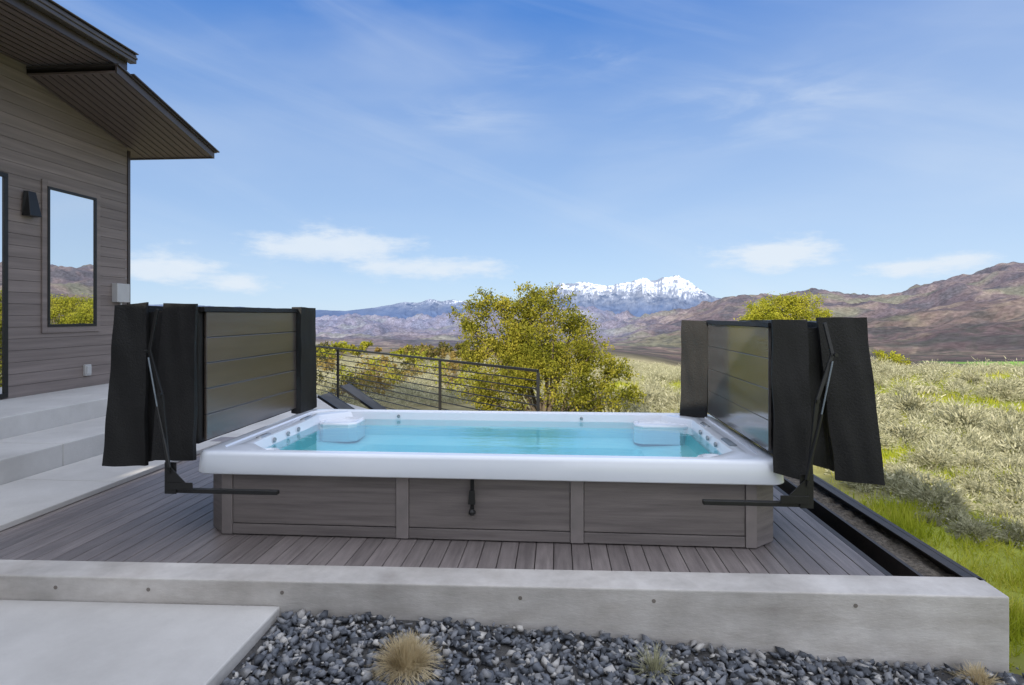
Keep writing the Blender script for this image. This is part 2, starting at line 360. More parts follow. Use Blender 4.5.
for k in range(16):
    bm=bmesh.new()
    for q in range(8):
        v=Vector((random.gauss(0,1),random.gauss(0,1),random.gauss(0,1))).normalized(); bm.verts.new((v.x*random.uniform(.8,1.5),v.y*.85,v.z*.62))
    res=bmesh.ops.convex_hull(bm,input=bm.verts)
    bm.verts.ensure_lookup_table(); vv=[v for v in bm.verts if v.link_faces]; idx={v:i for i,v in enumerate(vv)}
    bmesh.ops.triangulate(bm,faces=bm.faces)
    protos.append((np.array([v.co[:] for v in vv]),np.array([[idx[v] for v in f.verts] for f in bm.faces]))); bm.free()
def scatter(protos,pts,scales,full=True):
    Vs=[];Fs=[];n=0
    for (p,s) in zip(pts,scales):
        pv,pf=protos[random.randrange(len(protos))]
        if full:
            rt=np.array(Matrix.Rotation(random.uniform(0,6.28),3,'Z')@Matrix.Rotation(random.gauss(0,.5),3,'X')@Matrix.Rotation(random.gauss(0,.5),3,'Y'))
        else: rt=np.array(Matrix.Rotation(random.uniform(0,6.28),3,'Z'))
        Vs.append((pv*s)@rt.T+np.array(p)); Fs.append(pf+n); n+=len(pv)
    return np.concatenate(Vs),np.concatenate(Fs)
pts=[];scl=[]
def inw(x,y): return y<wfy(x)-.03 if x<wf[1][0] else True
while len(pts)<9500:
    x=random.uniform(-1.88,3.25); y=random.uniform(2.2,4.2) if random.random()<.93 else random.uniform(-1,2.2)
    if not inw(x,y): continue
    if x>2.7 and random.random()<smooth(2.7,3.25,x): continue
    s=random.choice([.013,.018,.024,.030,.036,.044]) ; pts.append((x,y,gvz(x,y)+random.uniform(-.004,.028))); scl.append(s*random.uniform(.8,1.2))
V,Fq=scatter(protos,pts,scl); o=np_mesh('gravel',V,Fq,M['gravel']); tag(o,'bed of angular blue grey crushed stone along the concrete wall','gravel',kind='stuff')
m=MB(); x=-5.2
while x<2.38:
    x1=min(x+.138,2.4); y0=wby(x)+.006
    m.box(x,x1,y0,min(9.0,8.12+max(0,-.3-x)*1.088),-.03,0); x+=.144
o=m.build('deck',M['deck'],bevel=.003,seg=1); tag(o,'grey brown composite deck boards around the spa','deck',kind='structure')
o=MB().prism([(-5.2,4.5),(2.4,4.5),(2.4,8.05),(-.35,8.05),(-1.15,8.95),(-5.2,8.95)],-.7,-.04).build('deck_base',M['steel']); tag(o,'dark frame under the deck boards','deck frame',kind='structure')
o=MB().prism([(-8.5,9.004),(-1.14,9.004),(-7.0,15.4),(-8.5,15.4)],-.6,-.006).build('patio',M['concrete']); tag(o,'concrete patio behind the spa','patio',kind='structure')
st=empty('steel_edging',(2.7,6,-.6),'dark steel edging with a trough of dry leaves right of the deck','edging')
MB().box(2.42,2.47,4.47,8.1,-.6,-.015).box(2.64,2.67,4.47,8.1,-.6,.0).box(2.47,2.64,4.47,8.1,-.6,-.30).build('inner_beam',M['steel'],st)
MB().box(2.98,3.02,4.46,8.3,-.6,.03).box(2.90,2.98,4.46,8.3,.018,.028).build('outer_plate',M['steel'],st)
V=[];Fq=[]
for i in range(12):
    for j in range(120):
        xx=2.67+.31*i/11; yy=4.45+3.7*j/119; V.append((xx,yy,-.06+.035*noise.noise(Vector((xx*9,yy*9,0)))))
for i in range(11):
    for j in range(119): a=i*120+j; Fq.append((a,a+120,a+121,a+1))
o=np_mesh('dry_debris',[(v[0]-2.7,v[1]-6,v[2]+.6) for v in V],Fq,M['debris'],parent=st)
# ---------------------------------------------------------------- house
hs=empty('house',(-8.5,5,.6),'house with grey brown horizontal siding and dark overhanging roof','house')
XW=-8.5
def zr(y): return 5.76-(y-9.09)*.24
def yed(z): return min(11.33,9.09+(5.76-z)/.24)
core=[(-12,-1),(11.33,-1),(11.33,5.20),(9.1,5.74),(9.06,5.92),(-12,5.92)]
m=MB(); n=len(core); xs=(-15,XW-.03)
m.add([(xs[0],y,z) for y,z in core]+[(xs[1],y,z) for y,z in core],[tuple(range(n)),tuple(range(2*n-1,n-1,-1))]+[(i,n+i,n+(i+1)%n,(i+1)%n) for i in range(n)])
m.build('wall',M['fascia'],hs)
m=MB(); z=.6
while z<5.9:
    z1=min(z+.185,5.925)
    za,zb=z,z1-.006
    def ye(q): return yed(q) if q<5.75 else 9.06
    js=random.choice([-1.5,2.2,6.5,8.2]); spans=[(-12,js),(js,99)]
    for y,y2 in spans:
        e0,e1=(ye(za),ye(zb)) if y2==99 else (y2-.003,y2-.003)
        m.hex8([(XW-.03,y,za),(XW,y,za),(XW,e0,za),(XW-.03,e0,za)],[(XW-.03,y,zb),(XW,y,zb),(XW,e1,zb),(XW-.03,e1,zb)])
    z+=.185
m.build('siding',M['siding'],hs)
MB().box(XW-.02,XW+.018,11.335,11.40,.6,5.17).build('corner_trim',M['fascia'],hs)
MB().box(XW+.01,.5,-12,-4.5,-1,6.6).build('added_shade_wing',M['stucco'],hs)  # added wing, never in view, placed to cast shade over the deck
MB().box(XW-.3,.8,-12,-4.1,6.61,6.85).build('roof',M['roof'],hs)  # roof of the added unseen wing, part of the same shade caster
XE=-7.02; YN=9.32
MB().box(-15,XE,-4,YN-.03,5.93,5.96).build('soffit',M['soffit'],hs)
m=MB()
for k in range(10):
    xx=XW+.06+k*.145; m.box(xx,xx+.02,-4,YN-.04,5.918,5.93)
m.build('soffit_batten',M['fascia'],hs)
MB().box(XE,XE+.03,-4,YN,5.90,6.18).box(-15,XE,YN-.03,YN,5.90,6.18).build('fascia',M['fascia'],hs)
rf=MB().hex8([(XE+.08,-4,6.2),(XE+.08,YN+.04,6.2),(-15,YN+.04,7.9),(-15,-4,7.9)],[(XE+.08,-4,6.24),(XE+.08,YN+.04,6.24),(-15,YN+.04,7.96),(-15,-4,7.96)]).build('roof',M['roof'],hs)
MB().box(XE+.035,XE+.15,-4,YN+.06,6.02,6.16).box(XE+.035,XE+.19,-4,YN+.06,6.165,6.185).box(XE+.152,XE+.17,-4,YN+.06,6.08,6.12).build('gutter',M['roof'],hs,bevel=.01)
yE=11.75; XF=XE+.03
def slab(m,x0,x1,y0,y1,o0,o1):
    return m.hex8([(x0,y0,zr(y0)+o0),(x1,y0,zr(y0)+o0),(x1,y1,zr(y1)+o0),(x0,y1,zr(y1)+o0)],[(x0,y0,zr(y0)+o1),(x1,y0,zr(y0)+o1),(x1,y1,zr(y1)+o1),(x0,y1,zr(y1)+o1)])
slab(MB(),-15,XF,9.07,yE,0,.03).build('soffit',M['soffit'],hs)
m=MB()
for k in range(10): xx=XW+.06+k*.145; slab(m,xx,xx+.02,9.1,yE,-.012,0)
m.build('soffit_batten',M['fascia'],hs)
m=slab(MB(),XF,XF+.03,9.05,yE+.03,-.02,.10); slab(m,-15,XF,yE,yE+.03,-.02,.10); m.build('fascia',M['fascia'],hs)
m=slab(MB(),-15,XF+.06,9.05,yE+.06,.105,.13); slab(m,-15,XF+.10,9.35,yE+.10,.135,.155); m.build('roof',M['roof'],hs)
def window(y0,y1,z0,z1,nm='window',t=.07):
    fr=MB()
    for a,b,c,d in((y0,y1,z0,z0+t),(y0,y1,z1-t,z1),(y0,y0+t,z0+t,z1-t),(y1-t,y1,z0+t,z1-t)): fr.box(XW-.01,XW+.04,a,b,c,d)
    f=fr.build(nm,M['black'],hs,bevel=.004); ORG[f]=ORG[hs]
    MB().box(XW+.005,XW+.02,y0+t,y1-t,z0+t,z1-t).build('pane',M['glass'],f)
    return f
def yw(px): a=(px-512)/F; t=XW/(-sn+a*cs); return t*(cs+a*sn),t
yA,tA=yw(46); yB,tB=yw(95); zT=H+(HY-186)/F*tA; zB=H+(HY-327)/F*tA
window(yA,yB,zB,zT,t=.045)
m=MB()
for a,b,c,d in((yA-.1,yA,zB-.1,zT+.1),(yB,yB+.1,zB-.1,zT+.1),(yA,yB,zT,zT+.1),(yA,yB,zB-.1,zB)): m.box(XW,XW+.028,a,b,c,d)
m.build('window_trim',M['siding'],hs,bevel=.004)
yD,_=yw(6); window(yD-2.6,yD,.62,H+(HY-172)/F*9.2,'glass_door')
y,t=yw(27); zc=H+(HY-204)/F*t
sc=MB().hex8([(XW+.03,y-.13,zc-.2),(XW+.16,y-.11,zc-.2),(XW+.16,y+.11,zc-.2),(XW+.03,y+.13,zc-.2)],[(XW+.03,y-.1,zc+.2),(XW+.09,y-.07,zc+.2),(XW+.09,y+.07,zc+.2),(XW+.03,y+.1,zc+.2)])
sc.box(XW,XW+.03,y-.08,y+.08,zc-.12,zc+.12)
o=sc.build('wall_lamp',M['black'],loc=(XW,y,zc),bevel=.006); tag(o,'black tapered wall lamp on the siding left of the window','lamp')
y,t=yw(118); zc=H+(HY-293)/F*t; u=empty('utility_box',(XW,y,zc),'small light grey utility box on the siding near the house corner','box')
MB().box(XW,XW+.12,y-.17,y+.17,zc-.18,zc+.18).build('housing',M['whitebox'],u,bevel=.01); MB().tube((XW+.06,y,zc-.7),(XW+.06,y,zc-.18),.02).build('conduit',M['whitebox'],u)
y,t=yw(86); zc=H+(HY-370)/F*t
o=MB().box(XW,XW+.05,y-.07,y+.07,zc-.1,zc+.1).box(XW+.05,XW+.07,y-.05,y+.05,zc-.07,zc+.07).build('outlet_cover',M['whitebox'],loc=(XW,y,zc),bevel=.008); tag(o,'small weatherproof outlet cover low on the house wall','outlet')
sp=empty('concrete_steps',(-6.5,6,0),'wide concrete steps climbing from the deck up to the house terrace','steps')
for a,b in((-3.9,6.2),(6.206,9.2),(9.206,12.4)): MB().box(XW,-7.0,a,b,-.8,.6).build('terrace',M['concrete'],sp,bevel=.012)
for a,b in((-3.9,6.9),(6.906,10.5)): MB().box(-6.996,-6.0,a,b,-.8,.33).build('step',M['concrete'],sp,bevel=.012)
for a,b in((4.65,6.3),(6.306,8.4)): MB().box(-5.996,-4.85,a,b,.004,.06).build('landing',M['concrete'],sp,bevel=.008)
MB().box(-5.996,-5.204,4.5,9.0,-.8,.0).build('landing_base',M['concrete'],sp)
# ---------------------------------------------------------------- swim spa
X0,X1,Y0,Y1=-3.09,1.84,4.9,7.32
spa=empty('swim_spa',((X0+X1)/2,(Y0+Y1)/2,0),'long swim spa with white acrylic rim, turquoise water and brown panelled skirt','swim spa')
def loop(x0,x1,y0,y1,r,z,n=6,ch=0.0):
    out=[]
    for cx,cy,a in((x1-r,y0+r,-90),(x1-r,y1-r,0),(x0+r,y1-r,90),(x0+r,y0+r,180)):
        pa=(cx+r*math.cos(R(a)),cy+r*math.sin(R(a))); pb=(cx+r*math.cos(R(a+90)),cy+r*math.sin(R(a+90)))
        for i in range(n+1):
            t=R(a+90*i/n); q=i/n; ax,ay=cx+r*math.cos(t),cy+r*math.sin(t); lx,ly=pa[0]+(pb[0]-pa[0])*q,pa[1]+(pb[1]-pa[1])*q
            out.append((ax+(lx-ax)*ch,ay+(ly-ay)*ch,z))
    return out
def skin(loops,cap=False):
    m=MB(); n=len(loops[0]); vs=[p for l in loops for p in l]; fs=[]
    for k in range(len(loops)-1):
        for i in range(n): fs.append((k*n+i,k*n+(i+1)%n,(k+1)*n+(i+1)%n,(k+1)*n+i))
    if cap: fs.append(tuple(range((len(loops)-1)*n,len(loops)*n)))
    return m.add(vs,fs)
def L(i,r,z,il=None,ch=0): 
    il=i if il is None else il
    return loop(X0+il,X1-il,Y0+i,Y1-i,r,z,6,ch)
rim=skin([L(.07,.10,.548),L(.012,.12,.545),L(.003,.12,.552),L(0,.12,.56),L(0.012,.115,.70),L(.018,.11,.715),L(.03,.10,.728),L(.045,.10,.733),L(.085,.12,.736,None,.3),L(.100,.16,.735,.14,.6),L(.106,.16,.722,.148,.7),L(.130,.20,.720,.21,.8),L(.138,.22,.728,.225,.85),L(.152,.26,.727,.29,.9),L(.160,.28,.721,.31,.9),L(.166,.29,.70,.318,.9),L(.180,.30,.60,.34,.9),L(.195,.30,.56,.36,.9)])
rim.build('rim',M['acryl'],spa,smooth=True,angle=30)
skin([L(.196,.30,.57,.362,.9),L(.21,.30,.45,.38,.9),L(.45,.1,.42,.85),L(.50,.1,.40,.9),L(.53,.1,.30,.95),L(.8,.1,.28,1.2)],True).build('basin',M['basin'],spa,smooth=True,angle=40)
wl=L(.175,.29,.635,.333,.9); MB().add(wl,[tuple(range(len(wl)))]).build('water',M['water'],spa)
for (xa,xb,ya,yb,zz) in((X0+.345,X0+.80,Y1-.62,Y1-.185,.668),(X1-.95,X1-.345,Y1-.50,Y1-.185,.668),(X0+.345,X0+.56,Y0+.185,Y0+.55,.662),(X1-.60,X1-.345,Y0+.185,Y0+.6,.662)):
    skin([loop(xa,xb,ya,yb,.08,.45,6,.8),loop(xa,xb,ya,yb,.08,zz-.02,6,.8),loop(xa+.015,xb-.015,ya+.015,yb-.015,.07,zz-.003,6,.8),loop(xa+.045,xb-.045,ya+.045,yb-.045,.04,zz,6,.8),loop(xa+.055,xb-.055,ya+.055,yb-.055,.03,zz-.016,6,.8)],True).build('moulded_seat',M['acryl'],spa,smooth=True,angle=35)
def pill(x,y,lx,ly,z,mt,nm):
    skin([loop(x-lx,x+lx,y-ly,y+ly,min(lx,ly)*.8,z),loop(x-lx,x+lx,y-ly,y+ly,min(lx,ly)*.8,z+.010),loop(x-lx+.012,x+lx-.012,y-ly+.012,y+ly-.012,min(lx,ly)*.5,z+.018)],True).build(nm,mt,spa,smooth=True)
pill(X0+.265,Y0+.72,.03,.11,.724,M['chrome'],'headrest'); pill(X0+.265,Y1-.7,.03,.12,.724,M['chrome'],'headrest')
pill(X1-.255,Y0+.75,.035,.16,.724,M['pillow'],'control_panel'); pill(X1-.26,Y1-.8,.03,.11,.724,M['chrome'],'headrest')
for (x,y,z) in((X0+.355,5.7,.675),(X0+.355,6.0,.675),(X0+.355,6.25,.675),(X1-.355,5.8,.675),(X1-.355,6.1,.675),(X1-.355,6.4,.675)):
    s=1 if x<0 else -1
    MB().lathe((x-.025*s,y,z),[(.024,0),(.024,.016*s),(.016,.020*s),(.010,.012*s)],18,'x').build('jet',M['chrome'],spa,smooth=False)
for x in (-1.9,.3):
    MB().lathe((x,Y1-.178,.675),[(.02,0),(.02,-.01),(.01,-.012)],14,'y').build('jet',M['chrome'],spa)
ys=Y0+.10; pxs=[(233,396),(409,570),(584,745)]
for a,b in pxs:
    xa,xb=wy(a,ys),wy(b,ys)
    MB().box(xa,xb,ys,ys+.03,.105,.53).build('skirt_panel',M['skirt'],spa,bevel=.004)
    MB().box(xa,xb,ys-.006,ys+.03,.012,.098).build('kick_board',M['skirt'],spa,bevel=.004)
edges=[(222,233),(396,409),(570,584),(745,757)]
for a,b in edges: MB().box(wy(a,ys)+.003,wy(b,ys)-.003,ys-.012,ys+.03,.01,.53).build('corner_post' if a in(222,745) else 'trim_post',M['trim'],spa,bevel=.004)
for s in (0,1):
    e=wy(222,ys) if s==0 else wy(757,ys); q=X0+.03 if s==0 else X1-.03
    if s==0: P_=[(e,ys),(e,Y1-.1),(q,Y1-.1),(q,ys+.16)]
    else: P_=[(e,ys),(q,ys+.16),(q,Y1-.1),(e,Y1-.1)]
    MB().prism(P_,.01,.53).build('end_panel',M['skirt'],spa,bevel=.004)
MB().box(wy(222,ys),wy(757,ys),Y1-.12,Y1-.09,.01,.53).build('back_panel',M['skirt'],spa)
xs_=wy(471,Y0-.01); m=MB().box(xs_-.016,xs_+.016,Y0+.06,Y0+.068,.25,.60)
sp_=m.build('strap',M['vinyl'],spa,bevel=.002)
MB().cloth([(xs_-.03,Y0+.03,.33),(xs_+.03,Y0+.03,.33),(xs_+.03,Y0+.06,.33),(xs_-.03,Y0+.06,.33)],[(xs_-.022,Y0+.035,.44),(xs_+.022,Y0+.035,.44),(xs_+.022,Y0+.06,.44),(xs_-.022,Y0+.06,.44)],(4,2,4),.002).build('buckle',M['black'],sp_,bevel=.003)
MB().lathe((xs_,Y0+.055,.235),[(.018,0),(.03,.01),(.03,.03),(.014,.05)],12).build('strap_end',M['black'],sp_)
# ---------------------------------------------------------------- covers
def quadb(x0,x1,y0,y1,z): return [(x0,y0,z),(x1,y0,z),(x1,y1,z),(x0,y1,z)]
def slats(x0,x1,y0,y1,z0,z1,n):
    m=MB(); d=(z1-z0)/n
    for k in range(n): m.box(x0,x1,y0,y1,z0+k*d+.0015,z0+(k+1)*d-.0015)
    return m
FO=.014; AM=.010
cl=empty('spa_cover',(-3.4,6.1,.76),'black folded spa cover standing upright on the left end of the spa','spa cover','folded covers at the ends of the spa')
MB().cloth(quadb(-3.30,-3.10,5.0,7.3,.78),quadb(-3.30,-3.10,5.0,7.3,1.97),(5,24,16),.006,2.5).build('inner_fold',M['vinyl'],cl,smooth=True)
slats(-3.085,-3.06,5.06,6.88,.80,1.93,5).build('underside_panel',M['coverL'],cl,bevel=.006)
MB().cloth(quadb(-3.10,-3.04,5.0,6.92,1.93),quadb(-3.10,-3.045,5.0,6.92,1.975),(2,30,2),.005,3).build('top_hem',M['vinyl'],cl,smooth=True,angle=50)
MB().cloth([(-3.12,6.86,.74),(-3.02,6.9,.72),(-3.0,7.34,.74),(-3.1,7.3,.74)],quadb(-3.12,-3.0,6.9,7.3,1.99),(3,12,24),.012,4,.015).build('back_flap',M['vinyl'],cl,smooth=True,angle=50)
MB().cloth([(-3.38,4.80,.68),(-3.08,4.88,.66),(-3.07,4.91,.66),(-3.37,4.83,.68)],[(-3.40,4.97,2.0),(-3.07,4.92,2.0),(-3.07,4.95,2.0),(-3.40,5.0,2.0)],(18,1,34),AM,3.5,FO).build('front_flap',M['vinyl'],cl,smooth=True,angle=50)
MB().cloth([(-3.81,4.78,.63),(-3.52,4.90,.60),(-3.51,4.93,.60),(-3.80,4.81,.63)],[(-3.78,4.90,1.98),(-3.54,4.95,2.01),(-3.54,4.98,2.01),(-3.78,4.93,1.98)],(20,1,34),AM,3.5,FO).build('outer_flap',M['vinyl'],cl,smooth=True,angle=50)
MB().cloth([(-3.78,5.02,.66),(-3.60,5.02,.64),(-3.58,7.1,.66),(-3.76,7.1,.68)],[(-3.75,5.02,1.95),(-3.56,5.02,1.98),(-3.54,7.2,1.98),(-3.73,7.2,1.95)],(8,22,22),.010,3,.008).build('outer_fold',M['vinyl'],cl,smooth=True,angle=50)
MB().cloth([(-3.56,4.97,.62),(-3.36,4.99,.66),(-3.36,5.02,.66),(-3.56,5.0,.62)],[(-3.57,5.02,1.92),(-3.37,5.02,1.95),(-3.37,5.05,1.95),(-3.57,5.05,1.92)],(10,1,30),AM,4,FO).build('hinge_flap',M['vinyl'],cl,smooth=True,angle=50)
cr=empty('spa_cover',(2.1,6.1,.76),'black folded spa cover standing upright on the right end of the spa','spa cover','folded covers at the ends of the spa')
MB().cloth(quadb(1.76,1.98,5.0,7.25,.76),quadb(1.76,1.98,5.0,7.25,1.83),(5,24,16),.006,2.5).build('inner_fold',M['vinyl'],cr,smooth=True)
slats(1.725,1.75,5.03,6.98,.79,1.80,4).build('underside_panel',M['coverR'],cr,bevel=.003)
MB().cloth(quadb(1.71,1.77,5.0,7.0,1.80),quadb(1.715,1.77,5.0,7.0,1.84),(2,30,2),.005,3).build('top_hem',M['vinyl'],cr,smooth=True,angle=50)
MB().cloth([(1.44,7.12,.72),(1.72,7.0,.72),(1.73,7.03,.72),(1.45,7.15,.72)],[(1.46,7.12,1.84),(1.74,7.02,1.83),(1.75,7.05,1.83),(1.47,7.15,1.84)],(12,1,24),.01,4,.01).build('back_flap',M['vinyl'],cr,smooth=True,angle=50)
MB().cloth([(1.71,4.86,.66),(1.98,4.78,.60),(1.99,4.81,.60),(1.72,4.89,.66)],[(1.72,4.92,1.86),(2.0,4.95,1.86),(2.0,4.98,1.86),(1.72,4.95,1.86)],(16,1,34),AM,3.5,FO).build('front_flap',M['vinyl'],cr,smooth=True,angle=50)
MB().cloth([(2.19,4.88,.60),(2.51,4.78,.60),(2.52,4.81,.60),(2.2,4.91,.60)],[(2.08,4.95,1.88),(2.44,4.92,1.88),(2.44,4.95,1.88),(2.08,4.98,1.88)],(20,1,34),AM,3.5,FO).build('outer_flap',M['vinyl'],cr,smooth=True,angle=50)
MB().cloth([(2.22,5.02,.64),(2.42,5.02,.62),(2.44,7.1,.66),(2.24,7.1,.66)],[(2.12,5.02,1.84),(2.38,5.02,1.85),(2.38,7.2,1.84),(2.14,7.2,1.84)],(8,22,22),.010,3,.008).build('outer_fold',M['vinyl'],cr,smooth=True,angle=50)
MB().cloth([(2.0,4.97,.72),(2.17,4.98,.66),(2.17,5.01,.66),(2.0,5.0,.72)],[(2.0,5.0,1.80),(2.1,5.0,1.80),(2.1,5.03,1.80),(2.0,5.03,1.80)],(8,1,30),AM,4,FO).build('hinge_flap',M['vinyl'],cr,smooth=True,angle=50)
def lifter(s,xb,xi,zt,label):
    Yl=4.72; L_=empty('cover_lifter',(xb,Yl,.4),label,'cover lifter','steel lifters of the spa covers')
    m=MB(); m.box(min(xb,xi),max(xb,xi),Yl,Yl+.05,.435,.468); m.build('mounting_bar',M['black'],L_,bevel=.004)
    m=MB(); m.box(xb-.05,xb+.05,Yl-.012,Yl-.002,.43,.69)
    m.prism([(xb-.01,Yl-.03),(xb+s*.2,Yl-.03),(xb+s*.2,Yl-.02),(xb-.01,Yl-.02)] if s>0 else [(xb-.2,Yl-.03),(xb+.01,Yl-.03),(xb+.01,Yl-.02),(xb-.2,Yl-.02)],.47,.53)
    m.hex8([(xb-.01,Yl-.03,.53),(xb+s*.14,Yl-.03,.53),(xb+s*.14,Yl-.02,.53),(xb-.01,Yl-.02,.53)],[(xb-.01,Yl-.03,.66),(xb+s*.01,Yl-.03,.66),(xb+s*.01,Yl-.02,.66),(xb-.01,Yl-.02,.66)])
    m.build('bracket',M['black'],L_,bevel=.003)
    m=MB().bar((xb,Yl-.03,.60),(xb-s*.07,Yl-.02,1.25),.02,.032); m.bar((xb-s*.07,Yl-.02,1.25),(xb-s*.20,Yl+.02,1.60),.02,.028); m.bar((xb-s*.20,Yl+.02,1.60),(xb-s*.16,Yl+.06,zt),.02,.026); m.build('arm',M['black'],L_,bevel=.004)
    MB().tube((xb+s*.02,Yl-.05,.66),(xb-s*.10,Yl-.03,1.15),.013).build('gas_strut',M['black'],L_)
    MB().tube((xb-s*.10,Yl-.03,1.15),(xb-s*.19,Yl-.01,1.55),.006).build('strut_rod',M['pillow'],L_)
    for z_,dx in((.63,0),(1.25,-s*.07),(1.60,-s*.20)): MB().lathe((xb+dx,Yl-.05,z_),[(.014,0),(.014,.03)],12,'y').build('pivot_bolt',M['black'],L_)
    return L_
lifter(1,-3.16,wy(278,4.74),1.95,'black steel cover lifter arm and bracket at the left front corner of the spa')
lifter(-1,1.90,wy(703,4.74),1.84,'black steel cover lifter arm and bracket at the right front corner of the spa')
# ---------------------------------------------------------------- railing
Pr=Vector((-.24,8.06,0)); Pl=Vector((-5.81,14.12,0)); dR=(Pl-Pr)
rl=empty('railing',Pr,'black metal railing with thin horizontal bars at the patio edge','railing')
tt=[0]
for px in(440,338): 
    a=(px-512)/F; dx,dy=-sn+a*cs,cs+a*sn
    det=dR.x*(-dy)+dR.y*dx; t=((0-Pr.x)*(-dy)+(0-Pr.y)*dx)/det; tt.append(t)
tt.append(1.0); tt.append(1.2)
for t in tt:
    p=Pr+dR*t; MB().box(p.x-.022,p.x+.022,p.y-.022,p.y+.022,-.01,1.13).build('post',M['black'],rl)
Pe=Pr+dR*1.2; MB().bar(Pr+Vector((0,0,1.15)),Pe+Vector((0,0,1.15)),.035,.035,(0,0,1)).build('top_rail',M['black'],rl)
for k in range(9):
    z=.12+k*.112; MB().tube(Pr+Vector((0,0,z)),Pe+Vector((0,0,z)),.010,n=6).build('bar',M['black'],rl)
def lounger(xt,y,zt,label,ln):
    g=empty('lounge_chair',(xt+1.2,y,0),label,'lounge chair','lounge chairs on the patio behind the spa'); hw=.17
    m=MB()
    m.hex8([(xt,y-hw,zt-.012),(xt+ln,y-hw,.25),(xt+ln,y+hw,.25),(xt,y+hw,zt-.012)],[(xt+.02,y-hw,zt+.012),(xt+ln+.02,y-hw,.275),(xt+ln+.02,y+hw,.275),(xt+.02,y+hw,zt+.012)])
    m.build('backrest',M['lounger'],g,bevel=.006)
    for s in(-1,1): MB().bar((xt,y+s*(hw+.018),zt+.005),(xt+ln,y+s*(hw+.018),.265),.03,.035).build('back_frame',M['black'],g)
    MB().box(xt+ln+.03,xt+ln+1.0,y-hw,y+hw,.20,.23).build('seat',M['lounger'],g,bevel=.01)
    for s in(-1,1): MB().box(xt+.4,xt+ln+1.0,y+s*(hw+.02)-.012,y+s*(hw+.02)+.012,.17,.23).build('side_rail',M['black'],g)
    for xx in(xt+.45,xt+ln+.9):
        for yy in(y-hw-.02,y+hw+.02): MB().box(xx-.02,xx+.02,yy-.012,yy+.012,-.004,.169).build('leg',M['black'],g)
lounger(-3.40,9.42,.77,'dark lounge chair with raised back, the right one behind the spa',.76); lounger(-3.38,8.5,.74,'dark lounge chair with raised back, the left one behind the spa',.76)
# ---------------------------------------------------------------- foliage
def leaves(n,fn,size,asp=.55,up=0.0):
    c=np.array([fn() for _ in range(n)]); s=size*rng.uniform(.6,1.4,(n,1))
    u=rng.normal(size=(n,3)); u/=np.linalg.norm(u,axis=1)[:,None]; w=rng.normal(size=(n,3)); w[:,2]+=up
    w-= (w*u).sum(1)[:,None]*u; w/=np.linalg.norm(w,axis=1)[:,None]
    q=np.stack([c-u*s*asp,c-w*s,c+u*s*asp,c+w*s],1).reshape(-1,3); f=np.arange(4*n).reshape(n,4); return q,f
def tree(name,px,t,zg,blobs,nl,size,mt,label,cat,group=None,trunks=4,tight=.22,nsub=11):
    x,y=wt(px,t); g=empty(name,(x,y,zg),label,cat,group)
    wts=np.array([b[3]**2 for b in blobs]); wts=wts/wts.sum(); ks=rng.choice(len(blobs),nl,p=wts); it=iter(ks)
    sub={}
    def fn():
        k=int(next(it)); b=blobs[k]
        if k not in sub: sub[k]=[(random.gauss(0,1),random.gauss(0,1),random.gauss(0,.9),random.choice([.55,.9,1.15])) for _ in range(nsub)]
        c=random.choice(sub[k]); n=math.sqrt(c[0]**2+c[1]**2+c[2]**2) or 1; rr=b[3]*c[3]
        return (b[0]+c[0]/n*rr*.8+random.gauss(0,b[3]*tight),b[1]+c[1]/n*rr*.8+random.gauss(0,b[3]*tight),b[2]-zg+c[2]/n*rr*.75+random.gauss(0,b[3]*tight*.9))
    q,f=leaves(nl,fn,size); np_mesh('crown',q,f,mt,parent=g)
    m=MB()
    for k,b in enumerate(blobs):
        base=Vector((x+random.uniform(-.15,.15)*trunks/3,y+random.uniform(-.15,.15),zg-.1)); end=Vector((x+b[0],y+b[1],b[2])); mid=base.lerp(end,.5)+Vector((random.uniform(-.1,.1),random.uniform(-.1,.1),.15))*b[3]*2
        m.tube(base,mid,.055*b[3]+.01,.04*b[3]+.006,7); m.tube(mid,end,.04*b[3]+.006,.012,7)
        if k in sub:
            for c in sub[k][:6]:
                n=math.sqrt(c[0]**2+c[1]**2+c[2]**2); rr=b[3]*c[3]; m.tube(end,end+Vector((c[0]/n*rr*.8,c[1]/n*rr*.8,c[2]/n*rr*.75)),.012,.005,5)
    m.build('trunk',M['bark'],g)
    return g
tx=15.0; k=tx/F
def B(px,py,r,dy=0): return ((px-545)*k,dy,H-(py-HY)*k,r)
bl=[B(468,318,.40),B(482,304,.38,.2),B(500,308,.48,.3),B(520,301,.44),B(538,298,.40,.3),B(554,308,.48,-.3),B(573,324,.55,.5),B(595,346,.58),B(614,370,.46,.2),B(540,335,.85,-.4),B(505,338,.7,.3),B(478,336,.46,-.2),B(470,362,.45,.1),B(510,375,.8,-.4),B(555,375,.9,-.5),B(600,395,.66),B(500,410,.7,.3),B(570,415,.7,.4),B(628,394,.34),B(530,360,.9,.5),B(575,360,.75,.6),B(478,395,.5),B(522,322,.6,.5)]
tree('golden_tree',545,tx,-1.0,bl,52000,.032,M['tree'],'large bushy golden olive tree behind the railing and spa','tree',tight=.19,nsub=18)
tx=34.; k=tx/F
bl=[((px-785)*k,dy,H-(py-HY)*k,r*1.3) for px,py,r,dy in[(758,314,.6,0),(774,306,.55,.3),(790,302,.5,.2),(803,306,.6,-.3),(817,316,.5,0),(785,318,.9,.2),(750,325,.6,0),(770,330,.8,.3),(815,332,.8,.2),(775,350,1.,0),(805,360,.9,.3)]]
tree('yellow_green_tree',785,tx,-2.2,bl,36000,.050,M['ygreen'],'rounded yellow green tree top rising behind the right spa cover','tree',tight=.21,nsub=14)
bl=[((px-888)*33/F,0,H-(py-HY)*33/F,.42) for px,py in[(880,356),(893,358),(888,365),(900,364)]]
